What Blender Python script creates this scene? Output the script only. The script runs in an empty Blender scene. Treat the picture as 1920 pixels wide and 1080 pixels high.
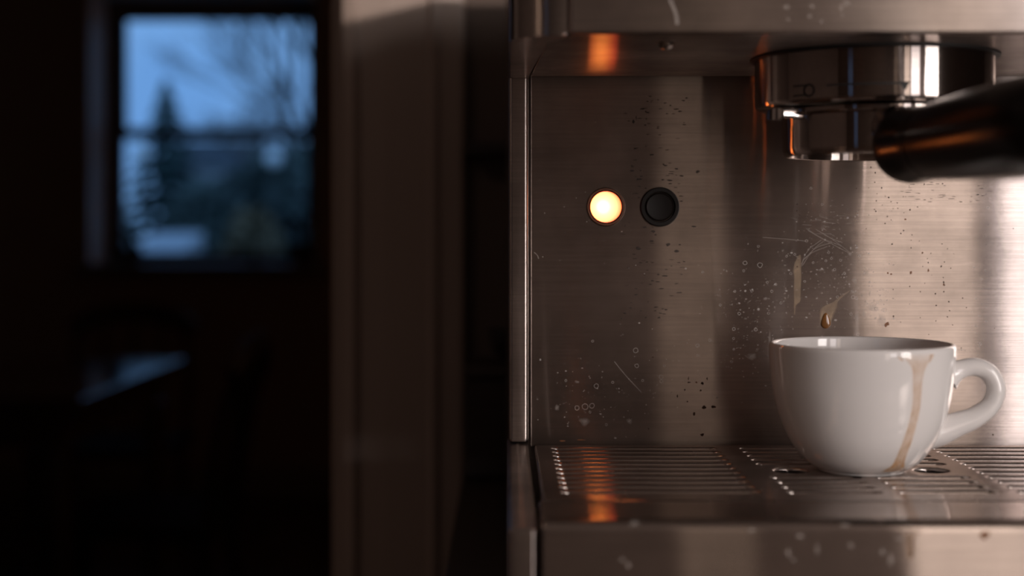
import bpy, bmesh, math, random
from mathutils import Vector, Matrix
random.seed(11)
PI = math.pi
sc = bpy.context.scene
C = sc.collection

# ------------------------------------------------------------------ camera
CZ = 1.10                                  # eye height, the camera looks along +Y
cd = bpy.data.cameras.new('camera'); cam = bpy.data.objects.new('camera', cd); C.objects.link(cam)
cam.location = (0, 0, CZ); cam.rotation_euler = (PI/2, 0, 0)
cd.sensor_width = 36; cd.lens = 50.6
cd.shift_x = (960-945)/1920; cd.shift_y = -(540-435)/1920
cd.clip_start = 0.02; cd.clip_end = 200
cd.dof.use_dof = True; cd.dof.focus_distance = 0.585; cd.dof.aperture_fstop = 5.6
sc.camera = cam

# ------------------------------------------------------------------ world: blue dusk with thin cloud
w = bpy.data.worlds.new('dusk_sky'); sc.world = w; w.use_nodes = True
nt = w.node_tree; nt.nodes.clear()
out = nt.nodes.new('ShaderNodeOutputWorld'); bg = nt.nodes.new('ShaderNodeBackground')
tc = nt.nodes.new('ShaderNodeTexCoord'); no = nt.nodes.new('ShaderNodeTexNoise'); rp = nt.nodes.new('ShaderNodeValToRGB')
no.inputs['Scale'].default_value = 5; no.inputs['Detail'].default_value = 3
rp.color_ramp.elements[0].position = .3; rp.color_ramp.elements[0].color = (.130, .310, .66, 1)
rp.color_ramp.elements[1].position = .7; rp.color_ramp.elements[1].color = (.22, .45, .83, 1)
nt.links.new(tc.outputs['Generated'], no.inputs['Vector']); nt.links.new(no.outputs['Fac'], rp.inputs['Fac'])
nt.links.new(rp.outputs['Color'], bg.inputs['Color']); bg.inputs['Strength'].default_value = 1.15
nt.links.new(bg.outputs[0], out.inputs[0])

# ------------------------------------------------------------------ lights of the room behind the camera, plus added fills
def area(name, loc, direction, sx, sy, power, col):
    l = bpy.data.lights.new(name, 'AREA'); l.shape = 'RECTANGLE'; l.size = sx; l.size_y = sy
    l.energy = power; l.color = col
    o = bpy.data.objects.new(name, l); C.objects.link(o); o.location = loc
    o.rotation_euler = Vector(direction).to_track_quat('-Z', 'Y').to_euler(); return o
# tall window behind the camera at the right, its warm net curtain, a lit doorway, a window on the right wall
area('window_light_rear', (1.54, -2.44, 1.45), (0, 1, 0), .525, 1.5, 14, (1, .91, .90))
area('curtain_light', (1.063, -2.44, 1.35), (0, 1, 0), .285, 1.6, 3.2, (1, .82, .70))
area('doorway_light', (.485, -2.44, 1.30), (0, 1, 0), .17, 1.9, .21, (1, .76, .58))
area('window_light_side', (1.74, -1.35, 1.50), (-1, 0, 0), .85, 1.5, 48, (1, .92, .88))
dl = bpy.data.lights.new('dining_fill_light', 'POINT'); dl.energy = 5; dl.color = (1, .48, .26); dl.shadow_soft_size = .12  # added warm fill, hidden from view, lifts the blacks of the dining room
do = bpy.data.objects.new('dining_fill_light', dl); C.objects.link(do); do.location = (.7, 3.2, 2.2)
area('ceiling_fill_light', (-1.35, -.3, 2.42), (0, 0, -1), .3, .3, 2.2, (1, .70, .52))  # added warm fill, out of view, brightens the door casing and kitchen wall
area('window_light_blue', (-1.95, -2.44, 1.6), (0, 1, 0), .34, 1.0, .28, (.25, .5, 1))
kl = bpy.data.lights.new('lamp_light', 'SPOT'); kl.energy = 300; kl.color = (1, .84, .74); kl.shadow_soft_size = .05
kl.spot_size = math.radians(8); kl.spot_blend = .3
ko = bpy.data.objects.new('lamp_light', kl); C.objects.link(ko); ko.location = (1.45, -2.1, 1.66)
ko.rotation_euler = (Vector((-.08, 1.15, 1.40))-Vector(ko.location)).to_track_quat('-Z', 'Y').to_euler()

vs = sc.view_settings
vs.view_transform = 'Standard'; vs.look = 'None'; vs.gamma = 1; vs.use_curve_mapping = False; vs.exposure = 0.0

# ------------------------------------------------------------------ materials
def mat(name):
    m = bpy.data.materials.new(name); m.use_nodes = True
    n = m.node_tree; n.nodes.clear(); return m, n
def N(n, t, **kw):
    x = n.nodes.new('ShaderNode'+t)
    for k, v in kw.items():
        if hasattr(x, k): setattr(x, k, v)
        else: x.inputs[k.replace('_', ' ')].default_value = v
    return x
def plain(name, col, rough=.6, metal=0, var=.15, scale=12, stretch=(1, 1, 1), bump=0, spec=.5, coat=0):
    m, n = mat(name)
    o = N(n, 'OutputMaterial'); b = N(n, 'BsdfPrincipled')
    t = N(n, 'TexCoord'); mp = N(n, 'Mapping'); mp.inputs['Scale'].default_value = stretch
    z = N(n, 'TexNoise'); z.inputs['Scale'].default_value = scale; z.inputs['Detail'].default_value = 5
    r = N(n, 'ValToRGB')
    r.color_ramp.elements[0].position = .3; r.color_ramp.elements[1].position = .7
    r.color_ramp.elements[0].color = tuple(c*(1-var) for c in col)+(1,)
    r.color_ramp.elements[1].color = tuple(min(1, c*(1+var)) for c in col)+(1,)
    L = n.links.new
    L(t.outputs['Object'], mp.inputs['Vector']); L(mp.outputs[0], z.inputs['Vector']); L(z.outputs['Fac'], r.inputs[0])
    L(r.outputs[0], b.inputs['Base Color']); L(b.outputs[0], o.inputs[0])
    b.inputs['Roughness'].default_value = rough; b.inputs['Metallic'].default_value = metal
    b.inputs['Specular IOR Level'].default_value = spec; b.inputs['Coat Weight'].default_value = coat
    if bump:
        bp = N(n, 'Bump'); bp.inputs['Strength'].default_value = bump; bp.inputs['Distance'].default_value = .002
        L(z.outputs['Fac'], bp.inputs['Height']); L(bp.outputs[0], b.inputs['Normal'])
    return m

def steel(name, blur, col=(.60, .53, .495), sharp=.006, wide=.35, haze=.4, hazer=.42, dirt=.25, wobble=.0, dif=.05):
    """brushed stainless: grain runs across the vector blur, reflections smear along it"""
    m, n = mat(name); L = n.links.new
    o = N(n, 'OutputMaterial'); t = N(n, 'TexCoord')
    grain = N(n, 'Mapping')
    s = [1800.0, 1800.0, 1800.0]
    # grain direction: X unless the blur is along X
    if blur[0] < .5: s[0] = 25.0
    else: s[2] = 25.0
    grain.inputs['Scale'].default_value = s
    gn = N(n, 'TexNoise'); gn.inputs['Scale'].default_value = 1.0; gn.inputs['Detail'].default_value = 2
    L(t.outputs['Object'], grain.inputs['Vector']); L(grain.outputs[0], gn.inputs['Vector'])
    # smears and dull patches
    sm = N(n, 'TexNoise'); sm.inputs['Scale'].default_value = 22; sm.inputs['Detail'].default_value = 6; sm.inputs['Roughness'].default_value = .62
    L(t.outputs['Object'], sm.inputs['Vector'])
    sr = N(n, 'ValToRGB'); sr.color_ramp.elements[0].position = .32; sr.color_ramp.elements[1].position = .68
    L(sm.outputs['Fac'], sr.inputs[0])
    mx = N(n, 'MixRGB'); mx.blend_type = 'MIX'
    mx.inputs['Color1'].default_value = tuple(c*(1-dirt) for c in col)+(1,)
    mx.inputs['Color2'].default_value = tuple(min(1, c*1.08) for c in col)+(1,)
    L(sr.outputs[0], mx.inputs['Fac'])
    g2 = N(n, 'MapRange'); g2.inputs['From Min'].default_value = .3; g2.inputs['From Max'].default_value = .7
    g2.inputs['To Min'].default_value = .90; g2.inputs['To Max'].default_value = 1.07
    L(gn.outputs['Fac'], g2.inputs['Value'])
    mul = N(n, 'MixRGB'); mul.blend_type = 'MULTIPLY'; mul.inputs['Fac'].default_value = 1
    L(mx.outputs[0], mul.inputs['Color1']); L(g2.outputs[0], mul.inputs['Color2'])
    bp = N(n, 'Bump'); bp.inputs['Strength'].default_value = .07; bp.inputs['Distance'].default_value = .00004
    L(gn.outputs['Fac'], bp.inputs['Height'])
    nrm = bp.outputs[0]
    if wobble:
        wn = N(n, 'TexNoise'); wn.inputs['Scale'].default_value = 6; wn.inputs['Detail'].default_value = 0
        L(t.outputs['Object'], wn.inputs['Vector'])
        b2 = N(n, 'Bump'); b2.inputs['Strength'].default_value = 1; b2.inputs['Distance'].default_value = wobble
        L(wn.outputs['Fac'], b2.inputs['Height']); L(b2.outputs[0], bp.inputs['Normal'])
    tv = N(n, 'CombineXYZ')
    for i in range(3): tv.inputs[i].default_value = blur[i]
    ga = N(n, 'BsdfAnisotropic')
    r2 = math.sqrt(sharp*wide); a = 1-math.sqrt(sharp/wide)
    ga.distribution = 'BECKMANN'
    ga.inputs['Roughness'].default_value = math.sqrt(r2); ga.inputs['Anisotropy'].default_value = -a
    L(tv.outputs[0], ga.inputs['Tangent']); L(mul.outputs[0], ga.inputs['Color']); L(nrm, ga.inputs['Normal'])
    gb = N(n, 'BsdfAnisotropic'); gb.inputs['Roughness'].default_value = hazer; gb.inputs['Anisotropy'].default_value = -.6
    L(tv.outputs[0], gb.inputs['Tangent']); L(mul.outputs[0], gb.inputs['Color']); L(nrm, gb.inputs['Normal'])
    hz = N(n, 'MapRange'); hz.inputs['To Min'].default_value = max(0, haze*.4); hz.inputs['To Max'].default_value = haze*1.6
    L(sm.outputs['Fac'], hz.inputs['Value'])
    ms = N(n, 'MixShader'); L(hz.outputs[0], ms.inputs[0]); L(ga.outputs[0], ms.inputs[1]); L(gb.outputs[0], ms.inputs[2])
    df = N(n, 'BsdfDiffuse'); df.inputs['Color'].default_value = (.16, .13, .11, 1)
    m2 = N(n, 'MixShader'); m2.inputs[0].default_value = dif; L(ms.outputs[0], m2.inputs[1]); L(df.outputs[0], m2.inputs[2])
    L(m2.outputs[0], o.inputs[0])
    return m

def film(name, col, rough, alpha, attr=False):
    """thin dried residue, partly see-through"""
    m, n = mat(name); L = n.links.new
    o = N(n, 'OutputMaterial'); b = N(n, 'BsdfPrincipled'); b.inputs['Base Color'].default_value = col+(1,)
    b.inputs['Roughness'].default_value = rough
    if attr:
        a = N(n, 'Attribute'); a.attribute_name = 'cover'
        z = N(n, 'TexNoise'); z.inputs['Scale'].default_value = 260; z.inputs['Detail'].default_value = 4
        t = N(n, 'TexCoord'); L(t.outputs['Object'], z.inputs['Vector'])
        mr = N(n, 'MapRange'); mr.inputs['From Min'].default_value = .3; mr.inputs['From Max'].default_value = .7
        mr.inputs['To Min'].default_value = .55*alpha; mr.inputs['To Max'].default_value = 1.1*alpha
        L(z.outputs['Fac'], mr.inputs['Value'])
        mu = N(n, 'Math', operation='MULTIPLY'); L(a.outputs['Fac'], mu.inputs[0]); L(mr.outputs[0], mu.inputs[1])
        L(mu.outputs[0], b.inputs['Alpha'])
    else: b.inputs['Alpha'].default_value = alpha
    L(b.outputs[0], o.inputs[0]); return m

def leafy(name, col): return plain(name, col, .8, 0, .4, 3)

M = {}
M['panel'] = steel('brushed_back_panel', (0, 0, 1), sharp=.0025, wide=.26, haze=.16, hazer=.33, dirt=.35, wobble=.00015)
M['front'] = steel('brushed_front', (0, 0, 1), sharp=.02, wide=.40, haze=.2, hazer=.36, dirt=.3)
M['tray'] = steel('brushed_tray', (0, 1, 0), sharp=.01, wide=.20, haze=.22, hazer=.34, dirt=.35)
M['lip'] = steel('polished_lip', (0, .7071, .7071), sharp=.003, wide=.17, haze=.10, hazer=.30, dirt=.2)
M['under'] = steel('brushed_underside', (0, 1, 0), sharp=.01, wide=.30, haze=.35, hazer=.4, dirt=.35)
M['side'] = steel('brushed_side', (0, 0, 1), sharp=.02, wide=.30, haze=.5, hazer=.40, dirt=.3)
M['collar'] = steel('turned_steel_collar', (0, 0, 1), sharp=.003, wide=.30, haze=.03, hazer=.30, dirt=.08, dif=0)
M['chrome'] = plain('polished_chrome', (.62, .58, .56), .10, 1, .08, 30)
M['chrome2'] = plain('polished_steel_basket', (.60, .55, .52), .16, 1, .1, 30)
M['black'] = plain('black_handle_plastic', (.008, .006, .005), .24, 0, .2, 40, spec=.13)
M['gasket'] = plain('black_rubber', (.012, .010, .010), .6)
M['dark'] = plain('dark_inside', (.02, .015, .012), .8)
M['bezel'] = plain('dark_bezel', (.14, .08, .055), .34, .7, .15, 60)
M['btn'] = plain('black_button_cap', (.010, .007, .006), .5, spec=.22)
M['mark'] = plain('black_print', (.01, .008, .008), .6)
M['ceramic'] = plain('white_glazed_ceramic', (.87, .83, .81), .09, 0, .015, 8, spec=.5, coat=.3)
M['coffee'] = film('dried_coffee', (.34, .17, .07), .35, .75, True)
M['coffee_pale'] = film('pale_dried_coffee', (.62, .45, .29), .45, .62, True)
M['cup_stain'] = film('coffee_run_on_cup', (.74, .40, .15), .22, .72, True)
M['drop'] = plain('wet_coffee_drop', (.24, .10, .03), .08, 0, .3, 90, coat=.5)
M['speck'] = plain('brown_coffee_speck', (.055, .022, .010), .5, 0, .5, 300)
M['speck_red'] = plain('rust_brown_speck', (.22, .08, .025), .5, 0, .4, 300)
M['scale'] = film('limescale', (.72, .64, .59), .7, .42, True)
M['scale2'] = film('limescale_bright', (.80, .74, .70), .6, .40)
M['scuff'] = film('dark_scuff', (.03, .02, .016), .6, .55)
M['casing'] = plain('painted_door_casing', (.34, .27, .235), .5, 0, .05, 4, (1, 1, .2))
M['wall'] = plain('kitchen_wall_paint', (.10, .072, .06), .75, 0, .06, 5, bump=.1)
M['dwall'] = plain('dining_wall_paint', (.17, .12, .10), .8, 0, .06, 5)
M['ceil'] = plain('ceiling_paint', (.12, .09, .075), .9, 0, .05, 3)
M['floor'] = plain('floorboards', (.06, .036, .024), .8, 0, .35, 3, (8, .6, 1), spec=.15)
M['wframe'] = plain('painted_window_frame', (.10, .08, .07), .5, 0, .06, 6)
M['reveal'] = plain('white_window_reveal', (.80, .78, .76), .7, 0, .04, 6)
M['counter'] = plain('dark_oiled_worktop', (.022, .013, .009), .50, 0, .4, 6, (20, 1, 1))
M['cabinet'] = plain('dark_cabinet', (.04, .028, .022), .6)
M['box'] = plain('dark_stained_box', (.020, .012, .009), .55, 0, .4, 8, (1, 1, 12))
M['bowl'] = plain('dark_stoneware', (.018, .013, .012), .35)
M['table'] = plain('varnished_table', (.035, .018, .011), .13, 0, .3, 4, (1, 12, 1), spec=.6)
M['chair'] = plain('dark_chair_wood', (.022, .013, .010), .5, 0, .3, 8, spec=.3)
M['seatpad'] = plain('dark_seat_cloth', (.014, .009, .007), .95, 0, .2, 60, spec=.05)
M['pot'] = plain('dark_clay_pot', (.025, .016, .012), .7)
M['leaf_in'] = leafy('dark_leaf', (.012, .018, .010))
M['grass'] = leafy('lawn', (.045, .060, .035))
M['conifer'] = leafy('conifer_needles', (.030, .060, .055))
M['bark'] = plain('grey_bark', (.10, .085, .08), .9, 0, .3, 8)
M['hedge'] = leafy('hedge_leaves', (.06, .08, .07))
M['yellow'] = leafy('autumn_bush_leaves', (.15, .11, .06))
M['house'] = plain('pale_house_wall', (.42, .42, .44), .8, 0, .05, 2)
M['roof'] = plain('slate_roof', (.10, .11, .13), .6, 0, .2, 6)
M['lid'] = plain('pale_plastic_lid', (.26, .27, .30), .4, 0, .05, 3)
M['globe'] = plain('white_globe', (.85, .85, .85), .4, 0, .02, 3)
M['metal_dark'] = plain('dark_metal', (.03, .03, .03), .5, .6)

# indicator lens: bulb behind frosted amber plastic, brightest off centre
m, n = mat('lit_lens'); L = n.links.new
o = N(n, 'OutputMaterial'); e = N(n, 'Emission'); t = N(n, 'TexCoord'); g = N(n, 'VectorMath', operation='DISTANCE')
g.inputs[1].default_value = (-.0012, -.001, 0)
r = N(n, 'ValToRGB'); cr = r.color_ramp
cr.elements[0].position = 0; cr.elements[0].color = (20, 7.6, 1.3, 1)
cr.elements[1].position = 1; cr.elements[1].color = (3.5, .36, .08, 1)
x = cr.elements.new(.22); x.color = (16, 5.0, .96, 1)
x = cr.elements.new(.45); x.color = (11, 2.9, .50, 1)
x = cr.elements.new(.80); x.color = (7.0, .64, .28, 1)
mr = N(n, 'MapRange'); mr.inputs['From Max'].default_value = .0078
L(t.outputs['Object'], g.inputs[0]); L(g.outputs['Value'], mr.inputs['Value']); L(mr.outputs[0], r.inputs[0])
L(r.outputs[0], e.inputs['Color']); e.inputs['Strength'].default_value = 1.35; L(e.outputs[0], o.inputs[0]); M['lens'] = m
m, n = mat('window_glass'); L = n.links.new
o = N(n, 'OutputMaterial'); tr = N(n, 'BsdfTransparent'); gl = N(n, 'BsdfGlossy'); gl.inputs['Roughness'].default_value = .02
fr = N(n, 'Fresnel'); ms = N(n, 'MixShader'); L(fr.outputs[0], ms.inputs[0]); L(tr.outputs[0], ms.inputs[1]); L(gl.outputs[0], ms.inputs[2]); L(ms.outputs[0], o.inputs[0]); M['glass'] = m

# ------------------------------------------------------------------ mesh helpers
def link(name, bm, material, parent=None, smooth=False, local=False):
    me = bpy.data.meshes.new(name)
    bmesh.ops.recalc_face_normals(bm, faces=bm.faces[:])
    if smooth:
        for f in bm.faces: f.smooth = True
    bm.to_mesh(me); bm.free(); me.materials.append(M[material])
    soft = smooth == 'auto' or any(p.use_smooth for p in me.polygons)
    if soft:
        for p in me.polygons: p.use_smooth = True
        me.set_sharp_from_angle(angle=math.radians(46))
    o = bpy.data.objects.new(name, me); C.objects.link(o)
    if soft and smooth is not True:
        wn = o.modifiers.new('weighted', 'WEIGHTED_NORMAL'); wn.mode = 'FACE_AREA'; wn.weight = 100; wn.keep_sharp = True; wn.thresh = .001
    if parent is not None:
        o.parent = parent
        if not local: me.transform(Matrix.Translation(-world_loc(parent)))
    return o
def world_loc(o):
    v = Vector(o.location)
    while o.parent: o = o.parent; v = v+Vector(o.location)
    return v
def box(bm, x0, x1, y0, y1, z0, z1, bev=0, seg=2):
    vs_ = [bm.verts.new(p) for p in ((x0,y0,z0),(x1,y0,z0),(x1,y1,z0),(x0,y1,z0),(x0,y0,z1),(x1,y0,z1),(x1,y1,z1),(x0,y1,z1))]
    fs = [bm.faces.new([vs_[i] for i in q]) for q in ((3,2,1,0),(4,5,6,7),(0,1,5,4),(1,2,6,5),(2,3,7,6),(3,0,4,7))]
    if bev:
        es = list({e for f in fs for e in f.edges})
        r = bmesh.ops.bevel(bm, geom=es, offset=bev, segments=seg, profile=.5, affect='EDGES')
        for f in r['faces']: f.smooth = True
    return bm
def B(*a, **k): return box(bmesh.new(), *a, **k)
def prism(bm, pts, axis, a, b, bev=0, seg=2, smooth_deg=None):
    """pts: outline; axis: the extrusion axis, from a to b. outline coords follow the two other axes in order"""
    def P(u, v, s):
        return {'x': (s, u, v), 'y': (u, s, v), 'z': (u, v, s)}[axis]
    lo = [bm.verts.new(P(u, v, a)) for u, v in pts]; hi = [bm.verts.new(P(u, v, b)) for u, v in pts]
    fs = [bm.faces.new(lo), bm.faces.new(hi[::-1])]; k = len(pts); side = []
    for i in range(k): side.append(bm.faces.new((lo[i], lo[(i+1) % k], hi[(i+1) % k], hi[i])))
    if bev:
        es = [e for e in set(fs[0].edges) | set(fs[1].edges)]
        r = bmesh.ops.bevel(bm, geom=es, offset=bev, segments=seg, profile=.5, affect='EDGES')
        for f in r['faces']: f.smooth = True
    return bm
def lathe(bm, prof, c, axis=(0, 0, 1), seg=64, close=False):
    """prof: list of (radius, height)"""
    q = Vector((0, 0, 1)).rotation_difference(Vector(axis).normalized()); c = Vector(c); rings = []
    for r, h in prof:
        if r < 1e-6: rings.append([bm.verts.new(c+q @ Vector((0, 0, h)))])
        else: rings.append([bm.verts.new(c+q @ Vector((r*math.cos(2*PI*i/seg), r*math.sin(2*PI*i/seg), h))) for i in range(seg)])
    pairs = list(zip(rings, rings[1:])) + ([(rings[-1], rings[0])] if close else [])
    for A, Bv in pairs:
        for i in range(seg):
            j = (i+1) % seg
            if len(A) == 1 and len(Bv) == 1: continue
            if len(A) == 1: f = bm.faces.new((A[0], Bv[j], Bv[i]))
            elif len(Bv) == 1: f = bm.faces.new((A[i], A[j], Bv[0]))
            else: f = bm.faces.new((A[i], A[j], Bv[j], Bv[i]))
            f.smooth = True
    return bm
def catmull(pts, n=8):
    P = [pts[0]]+list(pts)+[pts[-1]]; o = []
    for i in range(1, len(P)-2):
        for k in range(n):
            t = k/n; o.append(tuple(.5*((2*b)+(-a+c)*t+(2*a-5*b+4*c-d)*t*t+(-a+3*b-3*c+d)*t**3) for a, b, c, d in zip(P[i-1], P[i], P[i+1], P[i+2])))
    o.append(tuple(pts[-1])); return o
def tube(bm, path, radii, seg=10, flat=1.0, up=None, caps=True):
    """path of Vectors, radii per point; flat squeezes the section along the second axis"""
    path = [Vector(p) for p in path]; rings = []
    n1 = None
    for i, p in enumerate(path):
        d = (path[min(i+1, len(path)-1)]-path[max(i-1, 0)]).normalized()
        if up is not None: b = Vector(up)
        else: b = n1 if n1 is not None else (Vector((0, 0, 1)) if abs(d.z) < .9 else Vector((1, 0, 0)))
        a = (b-d*b.dot(d)).normalized(); n1 = a; c = d.cross(a)
        r = radii[i] if hasattr(radii, '__len__') else radii
        rings.append([bm.verts.new(p+a*(r*flat*math.cos(2*PI*k/seg))+c*(r*math.sin(2*PI*k/seg))) for k in range(seg)])
    for A, Bv in zip(rings, rings[1:]):
        for k in range(seg):
            f = bm.faces.new((A[k], A[(k+1) % seg], Bv[(k+1) % seg], Bv[k])); f.smooth = True
    if caps: bm.faces.new(rings[0][::-1]); bm.faces.new(rings[-1])
    return bm
def thing(name, label, cat, loc, group=None, rz=0):
    o = bpy.data.objects.new(name, None); C.objects.link(o); o.location = loc; o.rotation_euler = (0, 0, rz)
    o.empty_display_size = .05; o['label'] = label; o['category'] = cat
    if group: o['group'] = group
    bpy.context.view_layer.update(); return o
def tag(o, label, cat, group=None):
    o['label'] = label; o['category'] = cat
    if group: o['group'] = group
    return o
def struct(name, bm, m, parent=None, smooth=False):
    o = link(name, bm, m, parent, smooth)
    if parent is None: o['kind'] = 'structure'
    return o
def dup(root, loc, rz=0, label=None):
    r = root.copy(); C.objects.link(r); r.location = loc; r.rotation_euler = (0, 0, rz)
    if label: r['label'] = label
    for ch in list(root.children):
        c = ch.copy(); C.objects.link(c); c.parent = r
        for g in ch.children:
            d = g.copy(); C.objects.link(d); d.parent = c
    return r

# ------------------------------------------------------------------ room shell
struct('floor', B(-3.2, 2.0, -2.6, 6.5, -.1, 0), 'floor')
struct('ceiling', B(-3.2, 2.0, -2.6, 6.5, 2.5, 2.6), 'ceil')
KX = -.130                                    # right side of the door opening
bm = bmesh.new(); box(bm, KX+.005, 1.9, 1.17, 1.29, 0, 2.5); box(bm, -3.1, -.96, 1.17, 1.29, 0, 2.5); box(bm, -.96, KX+.005, 1.17, 1.29, 2.08, 2.5)
struct('wall_kitchen', bm, 'wall')
struct('wall_right', B(1.8, 1.9, -2.6, 6.45, 0, 2.5), 'wall')
struct('wall_rear', B(-3.1, 1.8, -2.6, -2.5, 0, 2.5), 'wall')
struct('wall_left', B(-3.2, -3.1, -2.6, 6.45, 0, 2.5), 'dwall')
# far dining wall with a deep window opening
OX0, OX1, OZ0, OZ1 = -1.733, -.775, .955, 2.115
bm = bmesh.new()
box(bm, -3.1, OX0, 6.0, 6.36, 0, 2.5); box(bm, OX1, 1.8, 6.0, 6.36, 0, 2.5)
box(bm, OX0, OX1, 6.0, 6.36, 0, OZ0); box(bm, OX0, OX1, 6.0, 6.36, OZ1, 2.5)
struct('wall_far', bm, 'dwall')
bm = bmesh.new()
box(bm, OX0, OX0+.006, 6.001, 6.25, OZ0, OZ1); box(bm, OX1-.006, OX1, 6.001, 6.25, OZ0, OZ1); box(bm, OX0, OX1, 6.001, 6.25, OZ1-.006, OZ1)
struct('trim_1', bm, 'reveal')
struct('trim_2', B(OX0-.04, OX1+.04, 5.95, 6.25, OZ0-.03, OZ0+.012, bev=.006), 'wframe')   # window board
# double-hung sash window
fx0, fx1, fz0, fz1 = OX0+.006, OX1-.006, OZ0+.012, OZ1-.006
gx0, gx1, gz0, gz1, rail = -1.655, -.856, 1.012, 2.026, 1.528
bm = bmesh.new()
box(bm, fx0, fx0+.035, 6.25, 6.34, fz0, fz1); box(bm, fx1-.035, fx1, 6.25, 6.34, fz0, fz1)
box(bm, fx0+.035, fx1-.035, 6.25, 6.34, fz1-.04, fz1); box(bm, fx0+.035, fx1-.035, 6.25, 6.34, fz0, fz0+.02)
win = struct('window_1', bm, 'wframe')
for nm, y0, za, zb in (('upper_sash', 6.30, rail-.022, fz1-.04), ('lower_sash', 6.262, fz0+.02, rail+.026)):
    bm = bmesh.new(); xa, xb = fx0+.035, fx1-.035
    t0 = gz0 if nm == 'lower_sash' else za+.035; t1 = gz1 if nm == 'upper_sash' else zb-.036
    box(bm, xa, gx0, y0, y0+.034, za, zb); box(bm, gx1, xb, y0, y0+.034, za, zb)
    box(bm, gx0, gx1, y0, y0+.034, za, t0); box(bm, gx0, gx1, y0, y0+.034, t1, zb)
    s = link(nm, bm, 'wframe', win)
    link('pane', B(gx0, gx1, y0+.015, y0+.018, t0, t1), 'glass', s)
# door casing beside the machine: stepped profile run up the wall
prof = [(-.130,1.170),(-.130,1.150),(-.1285,1.147),(-.120,1.145),(-.1165,1.148),(-.1155,1.151),(-.094,1.1515),(-.0925,1.1505),(-.091,1.1515),
        (-.061,1.153),(-.0595,1.151),(-.057,1.150),(-.053,1.152),(-.052,1.155),(-.036,1.157),(-.033,1.159),(-.032,1.170)]
bm = bmesh.new(); prism(bm, prof, 'z', 0, 2.16); struct('trim_3', bm, 'casing', smooth='auto')
bm = bmesh.new(); prism(bm, [(-1.09-x, y) for x, y in prof], 'z', 0, 2.16); struct('trim_4', bm, 'casing')
bm = bmesh.new(); box(bm, -.963, -.950, 1.168, 1.292, 0, 2.08); box(bm, -.140, -.1285, 1.172, 1.292, 0, 2.08); box(bm, -.963, -.1285, 1.168, 1.292, 2.067, 2.082)
struct('trim_5', bm, 'casing')
struct('trim_6', B(-.031, 1.8, 1.146, 1.17, 1.161, 1.171, bev=.002), 'box')        # narrow dark rail on the kitchen wall
struct('baseboard_far', B(-3.1, 1.8, 5.985, 6.0, 0, .12, bev=.004), 'wframe')

# worktop the machine stands on
wt = thing('worktop', 'dark oiled wooden worktop under the espresso machine', 'worktop', (.4, .76, 0))
link('slab', B(-.031, 1.79, .37, 1.168, .882, .92, bev=.0015), 'counter', wt)
cb = thing('base_cabinet', 'dark base cabinet below the worktop', 'cabinet', (.4, .76, 0))
link('body', B(-.012, 1.79, .43, 1.16, .08, .881), 'cabinet', cb)
link('plinth', B(.0, 1.79, .48, 1.16, 0, .08), 'cabinet', cb)
for i in range(3):
    d_ = link('door', B(-.01+.6*i, .585+.6*i, .408, .43, .09, .872, bev=.003), 'cabinet', cb)
    link('handle', tube(bmesh.new(), [(.2+.6*i, .408, .82), (.2+.6*i, .385, .82), (.37+.6*i, .385, .82), (.37+.6*i, .408, .82)], .005), 'metal_dark', d_)
bx = thing('wooden_box', 'low dark wooden box on the worktop behind the espresso machine', 'box', (.08, 1.09, .92))
link('body', B(-.0285, .19, 1.045, 1.14, .921, .992, bev=.002), 'box', bx)
link('lid', B(-.0290, .1905, 1.0445, 1.1405, .9925, 1.001, bev=.002), 'box', bx)
bm = bmesh.new(); lathe(bm, [(0, .0012), (.014, .0012), (.015, 0), (.018, .001), (.026, .009), (.031, .024), (.0295, .024), (.0245, .010), (.016, .004), (0, .003)], (.018, 1.092, 1.0012))
tag(link('bowl', bm, 'bowl', smooth=True), 'small dark bowl on the wooden box, half behind the machine', 'bowl')

# ------------------------------------------------------------------ dining room
def make_chair(loc, rz, label):
    t = thing('dining_chair', label, 'chair', loc, 'dining chairs around the dark table', rz)
    link('seat', B(-.21, .21, -.2, .22, .43, .46, bev=.01), 'seatpad', t, local=True)
    for sx in (-1, 1):
        link('leg', tube(bmesh.new(), [(sx*.18, .19, .43), (sx*.19, .2, 0)], [.018, .013]), 'chair', t, local=True)
        link('leg', tube(bmesh.new(), [(sx*.17, -.17, .43), (sx*.18, -.2, 0)], [.018, .013]), 'chair', t, local=True)
        link('back_post', tube(bmesh.new(), catmull([(sx*.18, -.18, .45), (sx*.19, -.21, .65), (sx*.17, -.25, .80)], 4), .014), 'chair', t, local=True)
    bm = bmesh.new(); tube(bm, catmull([(-.19, -.235, .78), (-.12, -.262, .825), (0, -.272, .838), (.12, -.262, .825), (.19, -.235, .78)], 5), .032, flat=1, seg=12)
    for v in bm.verts: v.co.y = -.25+(v.co.y+.25)*.6
    link('top_rail', bm, 'chair', t, local=True)
    for k in range(3): link('spindle', tube(bmesh.new(), [(-.09+.09*k, -.19, .46), (-.09+.09*k, -.252, .80)], .008), 'chair', t, local=True)
    return t
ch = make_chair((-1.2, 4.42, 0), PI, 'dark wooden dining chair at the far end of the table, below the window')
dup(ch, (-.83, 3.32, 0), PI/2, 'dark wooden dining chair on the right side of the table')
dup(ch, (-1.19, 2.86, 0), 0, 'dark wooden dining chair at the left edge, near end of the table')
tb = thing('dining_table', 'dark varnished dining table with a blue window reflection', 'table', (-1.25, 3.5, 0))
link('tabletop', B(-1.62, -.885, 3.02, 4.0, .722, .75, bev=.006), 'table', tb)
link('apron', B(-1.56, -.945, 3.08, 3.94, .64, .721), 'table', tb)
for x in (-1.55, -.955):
    for y in (3.09, 3.93): link('leg', tube(bmesh.new(), [(x, y, .64), (x, y, 0)], [.035, .025]), 'table', tb)

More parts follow.
